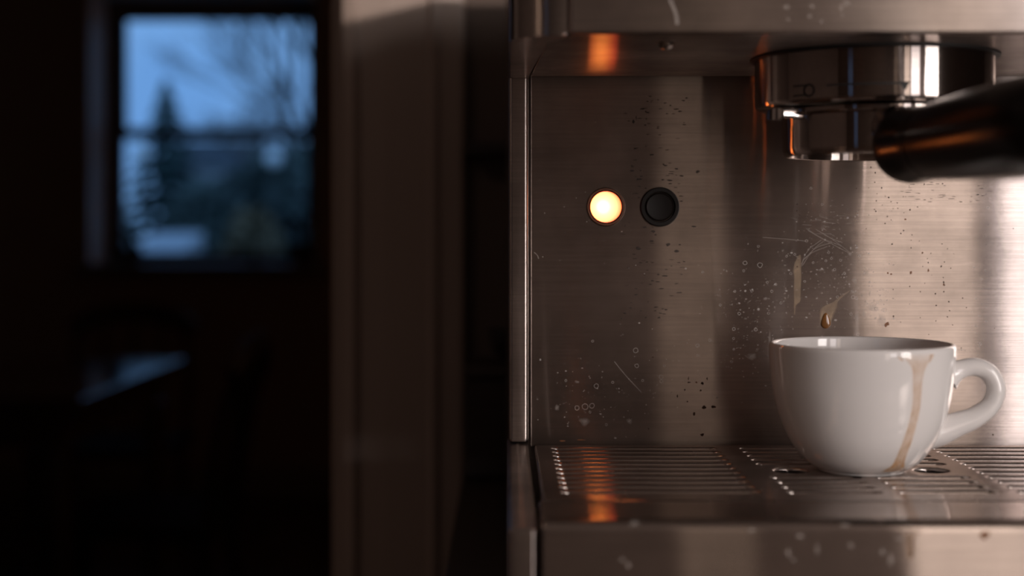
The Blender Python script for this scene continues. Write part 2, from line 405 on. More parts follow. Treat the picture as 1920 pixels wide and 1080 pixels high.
def pot_plant(x, y, z, s, name, label, nleaf, spread):
    t = thing(name, label, 'plant', (x, y, z))
    link('pot', lathe(bmesh.new(), [(0, 0), (.035*s, 0), (.05*s, .07*s), (.054*s, .085*s), (.047*s, .085*s), (.044*s, .07*s), (0, .068*s)], (x, y, z), seg=24), 'pot', t)
    for k in range(nleaf):
        a = 2*PI*k/nleaf; bm = bmesh.new()
        r = spread*s; h = (.07+.05*random.random())*s
        p = [(x, y, z+.068*s), (x+.5*r*math.cos(a), y+.5*r*math.sin(a), z+.07*s+h), (x+r*math.cos(a), y+r*math.sin(a), z+.07*s+h*.75)]
        p = catmull(p, 4); tube(bm, p, [.004*s+.014*s*math.sin(PI*i/(len(p)-1)) for i in range(len(p))], seg=6, flat=.25)
        link('leaf', bm, 'leaf_in', t)
pot_plant(-1.58, 6.13, OZ0+.012, .8, 'potted_plant', 'small dark potted plant at the left end of the window board', 8, .055)
pot_plant(-.865, 6.13, OZ0+.012, 1.05, 'potted_plant', 'larger dark potted plant at the right end of the window board', 9, .06)
jar = thing('candle_holder', 'small dark candle holder on the window board beside the right plant', 'candle holder', (-1.06, 6.13, OZ0+.012))
link('cup', lathe(bmesh.new(), [(0, 0), (.025, 0), (.022, .01), (.026, .045), (.024, .045), (.02, .012), (0, .012)], (-1.06, 6.13, OZ0+.012), seg=24), 'pot', jar)
link('candle', lathe(bmesh.new(), [(.0, .0125), (.016, .0125), (.016, .038), (0, .04)], (-1.06, 6.13, OZ0+.012), seg=16), 'wframe', jar)

# ------------------------------------------------------------------ garden outside the window
struct('ground', B(-40, 40, 6.45, 120, -.12, -.02), 'grass')
def conifer(x, y, h, r, label):
    t = thing('conifer', label, 'tree', (x, y, -.02), 'conifers beyond the window')
    link('trunk', tube(bmesh.new(), [(x, y, -.02), (x, y, h*.95)], [.09, .01]), 'bark', t)
    bm = bmesh.new(); k = 15
    for i in range(k):
        z0 = .3+(h-.3)*i/k; R = r*(1-i/k)**.85; nb = 11
        for j in range(nb):
            a = 2*PI*(j/nb)+i*.7; rr = R*random.uniform(.8, 1.1); hh = (h/k)*1.5
            top = Vector((x, y, z0+hh)); u = Vector((math.cos(a), math.sin(a), 0)); v = Vector((-math.sin(a), math.cos(a), 0))
            tip = top+u*rr-Vector((0, 0, hh*.9)); mid = top+u*rr*.55-Vector((0, 0, hh*.3)); wd = rr*.28+.02
            A = [bm.verts.new(p) for p in (top, mid+v*wd, tip, mid-v*wd, mid-Vector((0, 0, .1*hh)))]
            for q in ((0, 1, 4), (1, 2, 4), (2, 3, 4), (3, 0, 4), (0, 3, 2, 1)): bm.faces.new([A[i2] for i2 in q])
    link('needles', bm, 'conifer', t)
conifer(-7.05, 30, 4.15, 1.5, 'dark pointed conifer rising above the meeting rail')
conifer(-7.9, 25, 2.3, .9, 'lower dark conifer left of the tall pointed one')
def bare(x, y, h, lean, label, depth=6, seed=1, r0=.10):
    rnd = random.Random(seed)
    t = thing('bare_tree', label, 'tree', (x, y, -.02), 'leafless trees beyond the window')
    bt = bmesh.new(); bb = bmesh.new()
    def grow(bm, p, d, l, r, k):
        if k == 0: return
        e = p+d*l; mid = p+d*l*.5+Vector((rnd.uniform(-1, 1), rnd.uniform(-1, 1), 0))*l*.06
        tube(bm, [p, mid, e], [r, r*.85, r*.7], seg=5)
        for _ in range(3 if k > 2 else 2):
            nd = (d+Vector((rnd.uniform(-.75, .75), rnd.uniform(-.6, .6), rnd.uniform(-.1, .5)))).normalized()
            grow(bb, e, nd, l*rnd.uniform(.62, .85), r*.62, k-1)
    grow(bt, Vector((x, y, -.02)), Vector((lean, 0, 1)).normalized(), h*.3, r0, depth)
    link('trunk', bt, 'bark', t); link('branches', bb, 'bark', t)
bare(-2.2, 18, 5.6, -.06, 'tall leafless tree filling the upper right of the window', 7, 4, .09)
bare(-3.65, 24, 3.6, .0, 'smaller leafless tree near the centre of the window', 7, 9, .06)
bare(-2.75, 27, 6.0, -.08, 'leafless tree at the right edge of the window behind the tall one', 7, 15, .08)
def shrub(name, x, y, z0, rx, rz, m, label, cat='shrub', nn=1400, ls=.06, group=None, seed=2):
    rnd = random.Random(seed); bm = bmesh.new()
    for _ in range(nn):
        a = rnd.uniform(0, 2*PI); u = rnd.uniform(-1, 1); s = math.sqrt(1-u*u); q = rnd.uniform(.72, 1.05)
        p = Vector((x+rx*q*s*math.cos(a), y+rx*.7*q*s*math.sin(a), z0+rz*(1+u*q)))
        d1 = Vector((rnd.uniform(-1, 1), rnd.uniform(-1, 1), rnd.uniform(-1, 1))).normalized(); d2 = d1.orthogonal().normalized()
        A = [bm.verts.new(p+d1*ls), bm.verts.new(p+d2*ls*.5), bm.verts.new(p-d1*ls), bm.verts.new(p-d2*ls*.5)]; bm.faces.new(A)
    t = thing(name, label, cat, (x, y, -.02), group)
    link('foliage', bm, m, t)
    bm = bmesh.new()
    for k in range(4): tube(bm, [(x, y, -.02), (x+rx*.4*math.cos(k*1.6), y+.3*rx*math.sin(k*1.6), z0+rz)], [.04, .015], seg=6)
    link('stem', bm, 'bark', t)
shrub('garden_shrub', -4.5, 14.5, .0, .72, .92, 'hedge', 'dark bushy shrub in the lower left pane', nn=2600, ls=.09, group='dark shrubs outside', seed=1)
shrub('garden_shrub', -3.0, 14.6, .0, .5, .80, 'hedge', 'dark round shrub in the middle of the lower pane', nn=2600, ls=.09, group='dark shrubs outside', seed=2)
shrub('garden_shrub', -2.45, 16.4, .0, .9, 1.02, 'hedge', 'taller dark shrub on the right of the lower pane', nn=2600, ls=.1, group='dark shrubs outside', seed=3)
shrub('autumn_bush', -1.74, 10.0, .0, .24, .62, 'yellow', 'yellow-brown bush at the lower right of the window', 'bush', 2600, .06, seed=5)
# house
hs = thing('house', 'pale house with a dark roof seen between the trees', 'house', (-7.2, 42, -.02))
link('walls', B(-9.4, -6.4, 40, 45, -.02, 2.9), 'house', hs)
bm = bmesh.new(); prism(bm, [(-9.7, 2.9), (-6.1, 2.9), (-6.9, 3.6), (-8.9, 3.6)], 'y', 39.7, 45.3); link('roof', bm, 'roof', hs)
for x in (-8.9, -7.6): link('window', B(x, x+.7, 39.95, 40.05, 1.1, 2.1), 'metal_dark', hs)
# storage box
sb = thing('storage_box', 'garden storage box with a pale lid below the window', 'box', (-2.3, 9.9, -.02))
link('body', B(-2.46, -2.16, 9.6, 10.2, -.02, .9, bev=.01), 'lid', sb)
bm = bmesh.new(); prism(bm, [(9.55, .91), (10.25, .91), (10.25, 1.10), (9.55, .95)], 'x', -2.48, -2.14); link('lid', bm, 'lid', sb)
for i, (x, y, z, l) in enumerate(((-3.03, 12, 1.76, 'white globe standing in for a sky gap at the left of the lower pane'), (-1.92, 12, 1.71, 'white globe standing in for a sky gap at the right of the lower pane'))):
    g = thing('sky_gap_globe', l, 'sky gap stand-in', (x, y, -.02), 'white globes for sky gaps')  # unlit globe on a post, added to stand in for a bright gap of sky
    link('post', tube(bmesh.new(), [(x, y, -.02), (x, y, z-.06)], .012), 'metal_dark', g)
    link('globe', lathe(bmesh.new(), [(.07*math.sin(PI*k/12) if 0 < k < 12 else 0, -.07*math.cos(PI*k/12)) for k in range(13)], (x, y, z), seg=20), 'globe', g)

# ------------------------------------------------------------------ espresso machine
GX, GY = .1384, .540                         # axis of the brew group
XL, XR = .002, .2748
TZ = 1.0107                                  # top of the cup grate
HZ = 1.1653                                  # underside of the hood
mach = thing('espresso_machine', 'brushed stainless steel espresso machine with a lit button', 'espresso machine', (GX, .70, .92))
PY = .613
def pp(x, y, d=PY): return Vector(((x-945)/2700*d, d, CZ+(435-y)/2700*d))    # metres on a plane at depth d
# body
link('body', B(XL, XR, .632, 1.035, .935, 1.300, bev=.003), 'side', mach)
link('back_panel', B(.0112, .2656, PY, .618, 1.0085, 1.297, bev=.0006), 'panel', mach)
for s in (0, 1):
    f = (lambda x: x) if not s else (lambda x: 2*GX-x)
    a, b = sorted((f(XL), f(.0102)))
    link('side_column', B(a, b, .6035, .632, 1.0118, 1.1655, bev=.0016, seg=4), 'side', mach)
    a, b = sorted((f(.0012), f(.0102)))
    link('side_rail', B(a, b, .4315, .625, .94, 1.0112, bev=.0018, seg=4), 'side', mach)
    # hood end cap: rounded front corner, split from the underside by a groove
    R = .0172; cx, cy = XL+R, .4735+R; o_ = []
    for k in range(13):
        t_ = PI+PI/2*k/12; o_.append((cx+R*math.cos(t_), cy+R*math.sin(t_)))
    o_ += [(.0208, .4735), (.0208, .480), (.0141, .492), (.0103, .6125), (XL, .6125)]
    o_ = [(f(x), y) for x, y in o_]
    bm = bmesh.new(); prism(bm, o_, 'z', HZ-.0006, 1.300, bev=.0008); link('hood_end_cap', bm, 'side', mach, smooth='auto')
link('hood_front_plate', B(.0212, .2556, .4715, .4760, HZ-.0004, 1.2985, bev=.0015, seg=4), 'front', mach)
bm = bmesh.new(); prism(bm, [(.0222, .4772), (.2546, .4772), (.2614, .492), (.2655, .603), (.0113, .603), (.0154, .492)], 'z', HZ, HZ+.002, bev=.0004)
link('hood_underside', bm, 'under', mach)
link('hood_top', B(.0215, .2553, .477, .632, 1.2975, 1.2998, bev=.0005), 'front', mach)
# screw under the hood
bm = bmesh.new(); lathe(bm, [(0, -.0022), (.0012, -.0022), (.0028, -.0012), (.0032, 0), (0, 0)], (.0557, .497, HZ-.0001), seg=20); link('screw', bm, 'chrome2', mach)
# tray base and front
link('tray_basin', B(.0112, .2656, .482, .6045, .962, .985), 'dark', mach)
o_ = [(.4765, TZ), (.4765, TZ-.004), (.470, .990), (.470, .945), (.4285, .945), (.4285, 1.0105)]
for k in range(1, 8):
    t_ = PI-PI/2*k/8; o_.append((.4320+.0035*math.cos(t_), 1.0108+.0033*math.sin(t_)))
o_ += [(.4324, 1.01415), (.4335, 1.0141)]
bm = bmesh.new(); prism(bm, o_, 'x', .0112, .2656, bev=.0009, seg=3)
link('tray_front', bm, 'lip', mach, smooth='auto')
link('base', B(.004, .2728, .484, 1.02, .936, .961, bev=.002), 'side', mach)
for x in (.03, .247):
    for y in (.50, 1.0):
        bm = bmesh.new(); lathe(bm, [(0, 0), (.014, 0), (.016, .002), (.013, .016), (0, .016)], (x, y, .92), seg=24); link('foot', bm, 'gasket', mach)

# cup grate: one stamped plate, outline and holes filled as a curve, edges rolled
def plate(name, outer, holes, z, thick, bev, material, parent):
    cu = bpy.data.curves.new(name, 'CURVE'); cu.dimensions = '2D'; cu.fill_mode = 'BOTH'
    cu.extrude = thick/2; cu.bevel_depth = bev; cu.bevel_resolution = 3; cu.offset = -bev
    for poly in [outer]+holes:
        s = cu.splines.new('POLY'); s.points.add(len(poly)-1); s.use_cyclic_u = True
        for p, q in zip(s.points, poly): p.co = (q[0], q[1], 0, 1)
    tmp = bpy.data.objects.new(name, cu); C.objects.link(tmp); bpy.context.view_layer.update()
    me = bpy.data.meshes.new_from_object(tmp.evaluated_get(bpy.context.evaluated_depsgraph_get()))
    bpy.data.objects.remove(tmp)
    bm = bmesh.new(); bm.from_mesh(me); bmesh.ops.remove_doubles(bm, verts=bm.verts[:], dist=1e-6)
    bmesh.ops.translate(bm, verts=bm.verts[:], vec=(0, 0, z-thick/2-bev))
    return link(name, bm, material, parent, smooth='auto')
def slot(x0, x1, y, w_=.0050, n=6):
    r = w_/2; p = []
    for k in range(n+1): t_ = -PI/2+PI*k/n; p.append((x1-r+r*math.cos(t_), y+r*math.sin(t_)))
    for k in range(n+1): t_ = PI/2+PI*k/n; p.append((x0+r+r*math.cos(t_), y+r*math.sin(t_)))
    return p
def circ(x, y, r, n=32): return [(x+r*math.cos(2*PI*k/n), y+r*math.sin(2*PI*k/n)) for k in range(n)]
holes = []
hx = (.1075, .1600)
for i in range(11):
    y = .4945+.01*i
    holes.append(slot(.0200, .0875, y)); holes.append(slot(.1765, .2560, y))
    if i in (4, 5): 
        holes.append(slot(.1225, .1455, y)) if i == 4 else None
        continue
    holes.append(slot(.0975, .1300, y)); holes.append(slot(.1355, .1695, y))
for x in hx: holes.append(circ(x, .5395, .0062))
for x in (.1290, .1475): holes.append(circ(x, .5455, .0018, 14))
plate('cup_grate', [(.0128, .4785), (.2640, .4785), (.2640, .6035), (.0128, .6035)], holes, TZ, .0010, .0011, 'tray', mach)

# indicator lamp and button
def disc_y(prof, c, seg=48): return lathe(bmesh.new(), prof, c, axis=(0, -1, 0), seg=seg)
c = pp(1136, 388); bz = .0083
lb = link('indicator_bezel', disc_y([(bz, 0), (bz, .0006), (bz-.0004, .0011), (bz-.0011, .0011), (.0070, .0007), (.0068, .0012), (.0066, .0012), (.0066, 0)], c), 'bezel', mach)
lens = link('indicator_lens', disc_y([(.00655, .0002), (.0065, .0013), (.0061, .0018), (.0057, .0016), (.0040, .0019), (0, .0021)], Vector((0, 0, 0))), 'lens', lb, local=True)
lens['label'] = 'glowing warm white lens'
lens.location = c-world_loc(lb)
c = pp(1237, 388)
bb_ = link('button_bezel', disc_y([(.0084, 0), (.0084, .0012), (.0080, .0019), (.0066, .0019), (.0063, .0014), (.0063, 0)], c), 'btn', mach)
link('button_cap', disc_y([(.0061, .0001), (.0061, .0016), (.0057, .0021), (.0052, .0018), (0, .0016)], c), 'btn', bb_)

# brew group collar with its print
bm = bmesh.new(); lathe(bm, [(.0300, HZ-.0001), (.0455, HZ-.0001), (.0455, HZ-.0008), (.0440, HZ-.0010), (.030, HZ-.0010)], (GX, GY, 0), seg=96); link('gasket_ring', bm, 'gasket', mach)
CR = .0437
bm = bmesh.new(); lathe(bm, [(.031, HZ-.0012), (CR, HZ-.0012), (CR, 1.1478), (CR-.0004, 1.1466), (CR-.0014, 1.1460), (.0360, 1.1460), (.0355, 1.1475), (.0350, 1.1500), (.031, 1.151)], (GX, GY, 0), seg=128); gc_ = link('group_collar', bm, 'collar', mach)
def on_collar(polys):
    bm = bmesh.new()
    for poly in polys:           # (angle in mm of arc from the centre line, height z) quads
        vs_ = []
        for u, z in poly:
            a = u/CR; vs_.append(bm.verts.new((GX+(CR+.00015)*math.sin(a), GY-(CR+.00015)*math.cos(a), z)))
        bm.faces.new(vs_)
    return bm
def arcpx(x):     # arc length on the collar that shows at photo column x
    lo, hi = -1.4, 1.4
    for _ in range(40):
        m_ = (lo+hi)/2; X = GX+CR*math.sin(m_); Y = GY-CR*math.cos(m_)
        if 945+2700*X/Y < x: lo = m_
        else: hi = m_
    return lo*CR
polys = []; z1 = 1.1518
def strip(xa, xb, za, zb, th, k=10):
    a, b = arcpx(xa), arcpx(xb)
    for i in range(k):
        u0, u1 = a+(b-a)*i/k, a+(b-a)*(i+1)/k; w0, w1 = za+(zb-za)*i/k, za+(zb-za)*(i+1)/k
        polys.append([(u0, w0), (u1, w1), (u1, w1+th), (u0, w0+th)])
strip(1550, 1700, 1.1511, 1.1511, .0006); strip(1488, 1512, 1.1517, 1.1517, .0005, 4); strip(1488, 1512, 1.1467+.0016, 1.1467+.0016, .0005, 4)
uc = arcpx(1517)
for i in range(16):
    t0, t1 = 2*PI*i/16, 2*PI*(i+1)/16
    polys.append([(uc+.0024*math.cos(t0), 1.1501+.0024*math.sin(t0)), (uc+.0024*math.cos(t1), 1.1501+.0024*math.sin(t1)),
                  (uc+.0017*math.cos(t1), 1.1501+.0017*math.sin(t1)), (uc+.0017*math.cos(t0), 1.1501+.0017*math.sin(t0))])
ut = arcpx(1696); polys.append([(ut-.0019, 1.1519), (ut+.0019, 1.1519), (ut+.0002, 1.1488)])
link('lock_marking', on_collar(polys), 'mark', gc_)

# ------------------------------------------------------------------ portafilter hanging in the group
pf = thing('portafilter', 'chrome portafilter with a black handle pointing at the viewer, locked above the cup', 'portafilter', (GX, GY, 1.128))
bm = bmesh.new(); lathe(bm, [(.0300, 1.1455), (.0352, 1.1455), (.0358, 1.1450), (.0358, 1.1436), (.0350, 1.1430), (.0336, 1.1425), (.0334, 1.1310), (.0330, 1.1292), (.0318, 1.1282), (.0306, 1.1284), (.0302, 1.1300), (.0302, 1.144)], (GX, GY, 0), seg=128, close=True)
fr_ = link('filter_ring', bm, 'collar', pf)
bm = bmesh.new(); lathe(bm, [(.0297, 1.142), (.0297, 1.1325), (.0285, 1.1308), (.020, 1.1303), (0, 1.1302)], (GX, GY, 0), seg=96); link('filter_basket', bm, 'chrome2', fr_)
for a in (math.radians(-72), math.radians(108)):       # locking ears
    bm = bmesh.new(); k = 8; q = []
    for i in range(k+1): t_ = a-.16+.32*i/k; q.append((GX+.0415*math.sin(t_), GY-.0415*math.cos(t_)))
    for i in range(k, -1, -1): t_ = a-.20+.40*i/k; q.append((GX+.0330*math.sin(t_), GY-.0330*math.cos(t_)))
    prism(bm, q, 'z', 1.1412, 1.1452, bev=.0006); link('locking_ear', bm, 'chrome', fr_)
h0 = Vector((.1372, .4975, 1.1295)); h1 = Vector((.1470, .365, 1.1290)); ax = (h1-h0).normalized()
link('neck', tube(bmesh.new(), catmull([(GX-.0005, .5085, 1.1372), (GX-.0012, .5025, 1.1345), h0+ax*.003], 5), [.0085, .0084, .0082, .008, .0078, .0078, .0077, .0076, .0075, .0074, .0073], seg=24), 'chrome', pf)
hp = [(0, 0), (.0070, 0), (.0092, .0008), (.0112, .0030), (.0126, .0070), (.0131, .0115), (.0128, .0170), (.0121, .0230), (.0118, .0290), (.0119, .0320),
      (.0121, .0322), (.0124, .0330), (.0126, .0344), (.0125, .0350)]
hp2 = [(.0100, .0352), (.0122, .0352), (.0126, .037), (.0131, .050), (.0138, .070), (.0143, .090), (.0143, .108), (.0136, .122), (.0115, .130), (.007, .134), (0, .135)]
link('handle', lathe(bmesh.new(), hp+hp2, h0, axis=ax, seg=64), 'black', pf)

# ------------------------------------------------------------------ cup
CX, CY = .1340, .5400
cup = thing('espresso_cup', 'white glazed espresso cup with a coffee run down its side, on the grate', 'cup', (CX, CY, TZ))
outer = [(.0150, .0000), (.0160, .0003), (.0166, .0010), (.0190, .0024), (.0222, .0050), (.0252, .0090), (.0280, .0140), (.0305, .0205), (.0324, .0280), (.0335, .0360), (.0341, .0430), (.0342, .0462)]
prof = catmull([(a, b) for a, b in outer], 5)+[(.0341, .0470), (.0337, .0476), (.0331, .0478), (.0324, .0475), (.0320, .0468)]
inner = [(.0318, .0440), (.0312, .0370), (.0300, .0280), (.0272, .0180), (.0230, .0105), (.0170, .0060), (.0090, .0045), (0, .0042)]
prof = [(0, .0012), (.0125, .0012), (.0138, .0004)]+prof+catmull(inner, 4)
link('body', lathe(bmesh.new(), prof, (CX, CY, TZ), seg=128), 'ceramic', cup)
ha = math.radians(-6)
def hpnt(px, py): r_ = (px-1614)/5000; return Vector((CX+r_*math.cos(ha), CY+r_*math.sin(ha), TZ+(881.5-py)/5000))
path = catmull([hpnt(1772, 704), hpnt(1792, 692), hpnt(1818, 686), hpnt(1843, 694), hpnt(1857, 714), hpnt(1858, 738), hpnt(1846, 761), hpnt(1819, 781), hpnt(1787, 794), hpnt(1757, 806), hpnt(1728, 811)], 6)
nn = len(path); rad = []
for i in range(nn):
    t_ = i/(nn-1); rad.append(.0034*(1 if t_ < .55 else 1+.95*((t_-.55)/.45)**1.6)+(.0022*(1-t_/.15)**2 if t_ < .15 else 0))
link('handle', tube(bmesh.new(), path, rad, seg=24, flat=1.0), 'ceramic', cup, smooth=True)

def ribbon(centre, width, cover, place, cols=6, edge=1.0):
    """strip along centre [(u,v)], widths, cover per point; place maps (u,v)->Vector"""
    bm = bmesh.new(); lay = bm.verts.layers.float.new('cover'); rows = []
    for i, (u, v) in enumerate(centre):
        row = []
        for k in range(cols+1):
            s = 2*k/cols-1; vt = bm.verts.new(place(u+s*width[i]/2, v))
            vt[lay] = cover[i]*(0 if abs(s) > .99 else (edge if abs(s) > .6 else .8)); row.append(vt)
        rows.append(row)
    for A, Bv in zip(rows, rows[1:]):
        for k in range(cols):
            f = bm.faces.new((A[k], A[k+1], Bv[k+1], Bv[k])); f.smooth = True
    return bm
# the dried run of coffee on the cup: follow the outer wall
op = catmull([(a, b) for a, b in outer], 8)
def rad_at(h):
    if h >= op[-1][1]: return op[-1][0]
    for (r0, a0), (r1, a1) in zip(op, op[1:]):
        if a0 <= h <= a1: return r0+(r1-r0)*(h-a0)/max(1e-9, a1-a0)
    return op[0][0]
def cup_at(px, py):                  # point of the cup wall that shows at photo (px,py)
    d = Vector(((px-945)/2700, 1, (435-py)/2700)).normalized(); o0 = Vector((0, 0, CZ)); t_ = .44
    while t_ < .56:
        p = o0+d*t_; h = p.z-TZ; r_ = math.hypot(p.x-CX, p.y-CY)
        if 0 <= h <= .0478 and r_ < rad_at(h)+.00007: return p
        t_ += .0001
    return o0+d*.51
ctr = [(1722, 664), (1722, 672), (1723, 682), (1723, 695), (1721, 715), (1720, 740), (1718, 765), (1713, 790), (1706, 815), (1697, 840), (1689, 860), (1684, 874), (1676, 885)]
wid = [64, 58, 40, 26, 20, 18, 17, 17, 18, 19, 20, 28, 52]
cov = [.12, .30, .42, .50, .50, .52, .55, .60, .62, .68, .85, 1, .9]
c2 = catmull([(a, b, c_, d_) for (a, b), c_, d_ in zip(ctr, wid, cov)], 4)
bm = ribbon([(a, b) for a, b, _, _ in c2], [x[2] for x in c2], [max(0, min(1, x[3])) for x in c2], cup_at, 8)
st = link('coffee_stain', bm, 'cup_stain', cup); st['label'] = 'pale brown dried coffee run'
bm = ribbon([(1684, 669), (1689, 673), (1696, 679)], [6, 9, 4], [.5, 1, .5], cup_at, 4)
link('coffee_stain', bm, 'cup_stain', cup)
bm = ribbon([(1748, 664), (1746, 672), (1743, 680)], [9, 7, 4], [.5, .6, .3], cup_at, 4)
link('coffee_stain', bm, 'cup_stain', cup)

# ------------------------------------------------------------------ marks on the steel
def on_panel(px, py): p = pp(px, py); p.y = PY-.0001; return p
def on_front(px, py): d = .4283; return pp(px, py, d)
def on_hood(px, py): return pp(px, py, .4713)
# pale run, fan of thin lines and the fresh drip
R1 = catmull([(1500, 478, 4, .5), (1497, 490, 12, .8), (1495, 505, 16, .9), (1496, 520, 15, .8), (1495, 545, 14, .8), (1495, 565, 13, .9), (1491, 572, 5, .6), (1490, 590, 2, .4)], 4)
link('dried_run', ribbon([(a, b) for a, b, _, _ in R1], [x[2] for x in R1], [x[3] for x in R1], on_panel, 8, .7), 'coffee_pale', mach)
R2 = catmull([(1594, 545, 3, .4), (1578, 556, 6, .5), (1567, 566, 9, .6), (1556, 576, 30, .75), (1551, 588, 29, .9), (1549, 600, 24, 1), (1548, 607, 22, 1)], 4)
link('dried_run', ribbon([(a, b) for a, b, _, _ in R2], [x[2] for x in R2], [x[3] for x in R2], on_panel), 'coffee_pale', mach)
bm = bmesh.new(); c = on_panel(1548.5, 607)
bmesh.ops.create_icosphere(bm, subdivisions=3, radius=.0021)
for v in bm.verts: v.co = Vector((v.co.x*1.0*(1 if v.co.z < 0 else max(.55, 1-.22*v.co.z/.0019)), v.co.y*.35, v.co.z*(1 if v.co.z < 0 else 2.2)))+c
link('coffee_drop', bm, 'drop', mach, smooth=True)
def cov_layer(bm): return bm.verts.layers.float.get('cover') or bm.verts.layers.float.new('cover')
def hair(bm, pts, wpx, place):
    lay = cov_layer(bm)
    for (a, b) in zip(pts, pts[1:]):
        d = Vector((b[0]-a[0], b[1]-a[1])); 
        if d.length < 1e-6: continue
        nx, ny = -d.y/d.length*wpx/2, d.x/d.length*wpx/2
        q4 = [bm.verts.new(place(*q)) for q in ((a[0]+nx, a[1]+ny), (b[0]+nx, b[1]+ny), (b[0]-nx, b[1]-ny), (a[0]-nx, a[1]-ny))]
        for v in q4: v[lay] = .8
        bm.faces.new(q4)
bm = bmesh.new()
for a, b, c_ in (((1503, 495), (1515, 470), (1540, 450)), ((1505, 498), (1525, 468), (1545, 452)), ((1510, 485), (1530, 465), (1560, 455)), ((1505, 488), (1522, 474), (1552, 462)),
              ((1515, 432), (1550, 452), (1597, 477)), ((1530, 430), (1560, 448), (1592, 472)), ((1512, 428), (1540, 446), (1575, 460)), ((1430, 445), (1470, 448), (1510, 452)),
              ((1545, 440), (1562, 448), (1580, 455)), ((1503, 500), (1508, 486), (1520, 476))):
    hair(bm, catmull([a, b, c_], 5), 1.0, on_panel)
hair(bm, catmull([(1152, 678), (1175, 706), (1203, 736)], 5), 1.6, on_panel); hair(bm, catmull([(1001, 473), (1007, 478), (1010, 485)], 4), 1.4, on_panel)
for _ in range(12):
    x = random.uniform(1480, 1600); y = random.uniform(400, 440); hair(bm, [(x, y), (x+random.uniform(8, 30), y+random.uniform(-3, 8))], .8, on_panel)
sx = link('scratches', bm, 'scale', mach); sx['kind'] = 'stuff'
def blob(bm, px, py, rx, ry, place, n=9, jag=.25, h=.00005):
    lay = cov_layer(bm); c = place(px, py); s = PY/2700; vs_ = []
    for k in range(n):
        a = 2*PI*k/n; q = random.uniform(1-jag, 1+jag); vs_.append(bm.verts.new(c+Vector((rx*s*q*math.cos(a), 0, ry*s*q*math.sin(a)))))
    t_ = bm.verts.new(c+Vector((0, -h, 0))); t_[lay] = 1.0
    for v in vs_: v[lay] = .22 if rx < 3 else .05
    for k in range(n): bm.faces.new((vs_[k], vs_[(k+1) % n], t_))
def ring(bm, px, py, r, w_, place, n=12, jag=.12):
    c = place(px, py); s = PY/2700; A = []; Bv = []
    for k in range(n):
        a = 2*PI*k/n; q = random.uniform(1-jag, 1+jag)
        A.append(bm.verts.new(c+Vector((r*s*q*math.cos(a), 0, r*s*q*math.sin(a))))); Bv.append(bm.verts.new(c+Vector(((r-w_)*s*q*math.cos(a), 0, (r-w_)*s*q*math.sin(a)))))
    for k in range(n): bm.faces.new((A[k], A[(k+1) % n], Bv[(k+1) % n], Bv[k]))
# coffee specks, at 3x from (1600,300)
sp = [(100,40,2),(125,72,2),(121,125,1.5),(160,156,2),(134,190,1.5),(180,203,1.2),(200,211,2.6),(282,206,1.3),(295,206,1.3),(213,234,1.2),(130,230,1.8),(248,241,1.5),(251,272,1.4),(224,274,1.2),(163,254,1.3),
      (320,280,2.4),(120,278,1.5),(127,289,2.4),(362,264,1.3),(285,296,1.2),(192,318,2),(213,337,1.1),(180,357,1.8),(73,386,1.1),(284,397,2.2),(268,413,2.3),(331,421,1.4),(326,451,1),(219,473,2.6),(326,494,1.7),
      (500,472,1.5),(530,499,1.2),(566,527,1),(372,456,.9),(437,526,1.2),(418,555,1.1),(422,577,1.7),(391,599,1),(513,574,1.5),(495,598,2.5),(549,608,1.5),(442,648,1.2),(507,661,1.5),(509,688,2.4),(513,704,2.4),(510,741,2.2),
      (403,694,1.2),(318,711,1.5),(225,729,1.4),(378,741,1.8),(463,752,2),(538,797,2.4),(467,818,2.4),(543,848,1.7),(530,882,2.2),(637,830,1.8),(615,777,1.8),(465,905,1.3),(559,928,1.4),(227,879,2.4),(377,887,1),(267,912,1.2),
      (425,982,1.1),(608,1058,1.6),(400,136,1.8),(503,133,2.2),(901,385,1.3),(795,947,1.3),(712,982,.9),(18,160,1.2),(57,160,1),(88,157,1),(316,146,1.2)]
bm = bmesh.new()
for x, y, r_ in sp: blob(bm, 1600+x/3, 300+y/3, r_*.62, r_*.62*random.uniform(.8, 1.4), on_panel, 8)
for x, y in ((1757, 823), (1862, 815), (1500, 402), (1495, 383), (1495, 395), (1495, 500), (1540, 480)): blob(bm, x, y, 1.6, 1.4, on_panel, 8)
for x, y, a, b in ((1317,719,4,3),(1292,717,4,1.8),(1314,732,2,2.5),(1320,764,5,4),(1338,763,5,3),(1302,776,2.4,4.5),(1317,815,4.5,3.2),(1289,753,2,1.8),(1270,743,1.5,4),(1216,804,2,2),(1284,731,1.5,2.5),(1224,670,2.4,1.6),(1291,709,1.2,4),(1326,710,1.4,3)):
    blob(bm, x, y, a*.8, b*.8, on_panel, 9, .35)
o = link('coffee_specks', bm, 'speck', mach); o['kind'] = 'stuff'
bm = bmesh.new()
for x, y, a, b in ((1664,607,4.2,3.2),(1661,610,2.4,4),(1698,411,2.2,1.4),(1665,512,1.6,2.2),(1671,514,1.8,1.4),(1708,511,2,3.2),(1741,507,1.8,3.6),(1730,474,1.6,2),(1770,534,1.5,2.5),(1306,717,1.6,1.6),(1055,827,6,1.2),(1090,825,9,1.3)):
    blob(bm, x, y, a, b, on_panel, 9, .3)
o = link('rust_brown_specks', bm, 'speck_red', mach); o['kind'] = 'stuff'
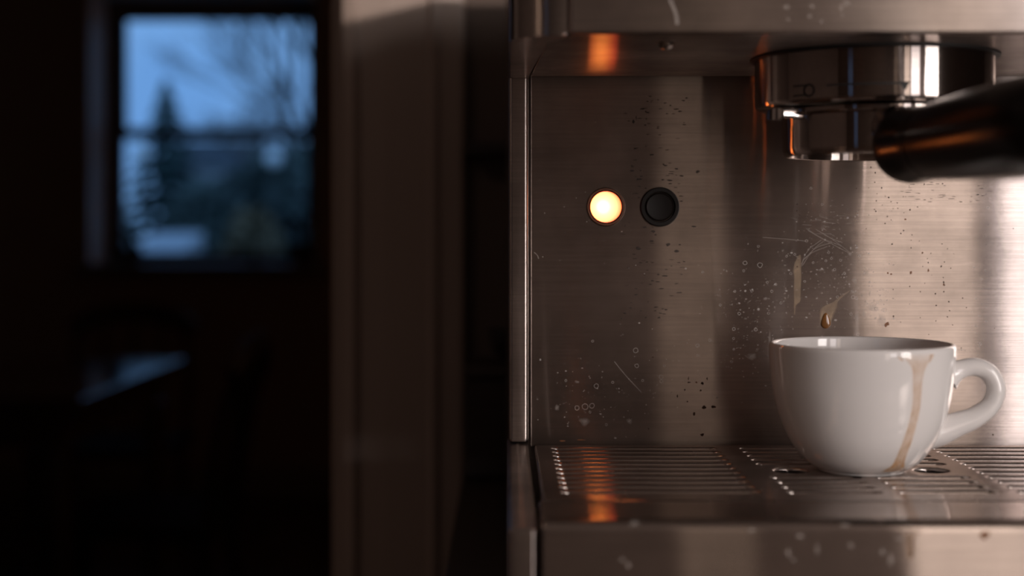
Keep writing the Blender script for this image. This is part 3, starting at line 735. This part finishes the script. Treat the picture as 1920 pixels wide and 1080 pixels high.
# dark scuffs along the grain near the buttons
bm = bmesh.new()
for _ in range(150):
    x = random.gauss(1225, 38); y = random.uniform(180, 600)
    if not 1165 < x < 1330 or math.hypot(x-1237, y-388) < 40 or math.hypot(x-1136, y-388) < 40: continue
    blob(bm, x, y, random.uniform(1.5, 5), random.uniform(.5, 1.3), on_panel, 7, .4)
for _ in range(60): blob(bm, random.uniform(1680, 1860), random.uniform(315, 380), random.uniform(2, 7), random.uniform(.4, .8), on_panel, 6, .4)
for x, y, a, b in ((1188,228,3,4),(1193,220,1,5),(1253,458,4,3),(1269,471,4,2.4),(1225,434,4,2.2),(1222,290,4,1.6),(1199,336,6,2),(1308,322,4,2.6),(1196,466,5,2.4)): blob(bm, x, y, a, b, on_panel, 8, .3)
o = link('dark_scuffs', bm, 'scuff', mach); o['kind'] = 'stuff'
# limescale spots
bm = bmesh.new(); b2 = bmesh.new()
def cluster(cx_, cy_, sx_, sy_, k, lo=.5, hi=2.2):
    for _ in range(k):
        x, y = random.gauss(cx_, sx_), random.gauss(cy_, sy_)
        if not (1004 < x < 1900 and 160 < y < 822): continue
        if math.hypot(x-1237, y-388) < 40 or math.hypot(x-1136, y-388) < 40: continue
        r_ = lo+(hi-lo)*random.random()**3
        if r_ > 1.7 and random.random() < .5: ring(b2, x, y, r_*1.3, .7, on_panel)
        else: blob(b2 if random.random() < .22 else bm, x, y, r_*random.uniform(.8, 1.5), r_*random.uniform(.7, 1.2), on_panel, 7, .35)
cluster(1555, 500, 55, 60, 520, .4, 2.0); cluster(1410, 590, 45, 60, 420, .4, 2.0); cluster(1400, 660, 30, 18, 90, .5, 1.8); cluster(1120, 745, 75, 45, 260, .4, 1.9); cluster(1080, 430, 60, 60, 60, .4, 1.2)
cluster(1560, 400, 50, 12, 60, .4, 1.3); cluster(1640, 580, 25, 35, 80, .6, 3); cluster(1835, 600, 12, 110, 70, .6, 2); cluster(1855, 380, 8, 40, 40, .5, 1.6); cluster(1230, 650, 60, 40, 40)
for x, y, r_ in ((1194,686,4),(1192,657,5),(1240,707,4),(1240,715,3.4),(1118,724,4.5),(1149,717,2.6),(1082,765,4.5),(1097,763,6),(1110,761,5),(1376,617,3),(1397,493,4),(1425,497,5),(1376,655,2),(1376,617,3.2),(1417,618,3.4),(1386,588,3),(1308,648,3.6),(1331,638,3)): ring(b2, x, y, r_, .9, on_panel)
for x, y, a, b in ((1097,790,11,9),(1180,790,6,6),(1044,765,5,7),(1082,716,5,3.4),(1594,476,3.5,3.5),(1602,525,5,5),(1623,512,6,7),(1631,550,2.4,6),(1637,577,12,9),(1607,595,4,12),(1562,507,3,3.4),(1585,514,2.4,2.6),(1538,506,4,2.6),(1652,600,8,14),(1443,640,3,18),(1620,590,4,9),(1600,548,8,4),(1411,669,9,6),(1436,560,5,3)): blob(bm, x, y, a, b, on_panel, 12, .3)
o = link('limescale_film', bm, 'scale', mach); o['kind'] = 'stuff'
o = link('limescale_spots', b2, 'scale2', mach); o['kind'] = 'stuff'
# front plate and hood marks, out of focus
R3 = catmull([(1716, 992, 34, .3), (1712, 1000, 28, .5), (1706, 1010, 20, .7), (1707, 1025, 18, .8), (1706, 1040, 14, .9), (1705, 1047, 8, .9)], 4)
link('dried_run', ribbon([(a, b) for a, b, _, _ in R3], [x[2] for x in R3], [x[3] for x in R3], on_front), 'coffee', mach)
bm = bmesh.new()
for x, y, a, b in ((1167,1050,6,5),(1178,1060,4,6),(1500,1005,8,6),(1533,1030,5,12),(1596,1023,6,6),(1655,1035,7,8),(1670,1050,6,14),(1478,1038,5,10),(1488,1050,6,4),(1190,982,10,6),(1410,995,10,4),(1585,985,10,5),(1690,1010,12,5)): blob(bm, x, y, a*.72, b*.72, on_front, 10, .3)
o = link('front_splashes', bm, 'scale', mach); o['kind'] = 'stuff'
bm = bmesh.new()
for x, y, a, b in ((1518,30,5,6),(1523,12,5,5),(1475,13,8,6),(1588,6,9,6),(1578,14,5,8),(1541,40,4,4),(1478,36,4,5),(1580,28,4,4)): blob(bm, x, y, a*.78, b*.78, on_hood, 10, .3)
R4 = catmull([(1255, -4, 7, .7), (1262, 12, 8, .8), (1268, 28, 8, .8), (1270, 46, 8, .6)], 4)
for a, b in zip(R4, R4[1:]): hair(bm, [(a[0], a[1]), (b[0], b[1])], 7, on_hood)
o = link('hood_splashes', bm, 'scale', mach); o['kind'] = 'stuff'
bm = bmesh.new(); blob(bm, 1847, 1003, 6, 5, on_front, 9); o = link('brown_spot', bm, 'speck_red', mach)
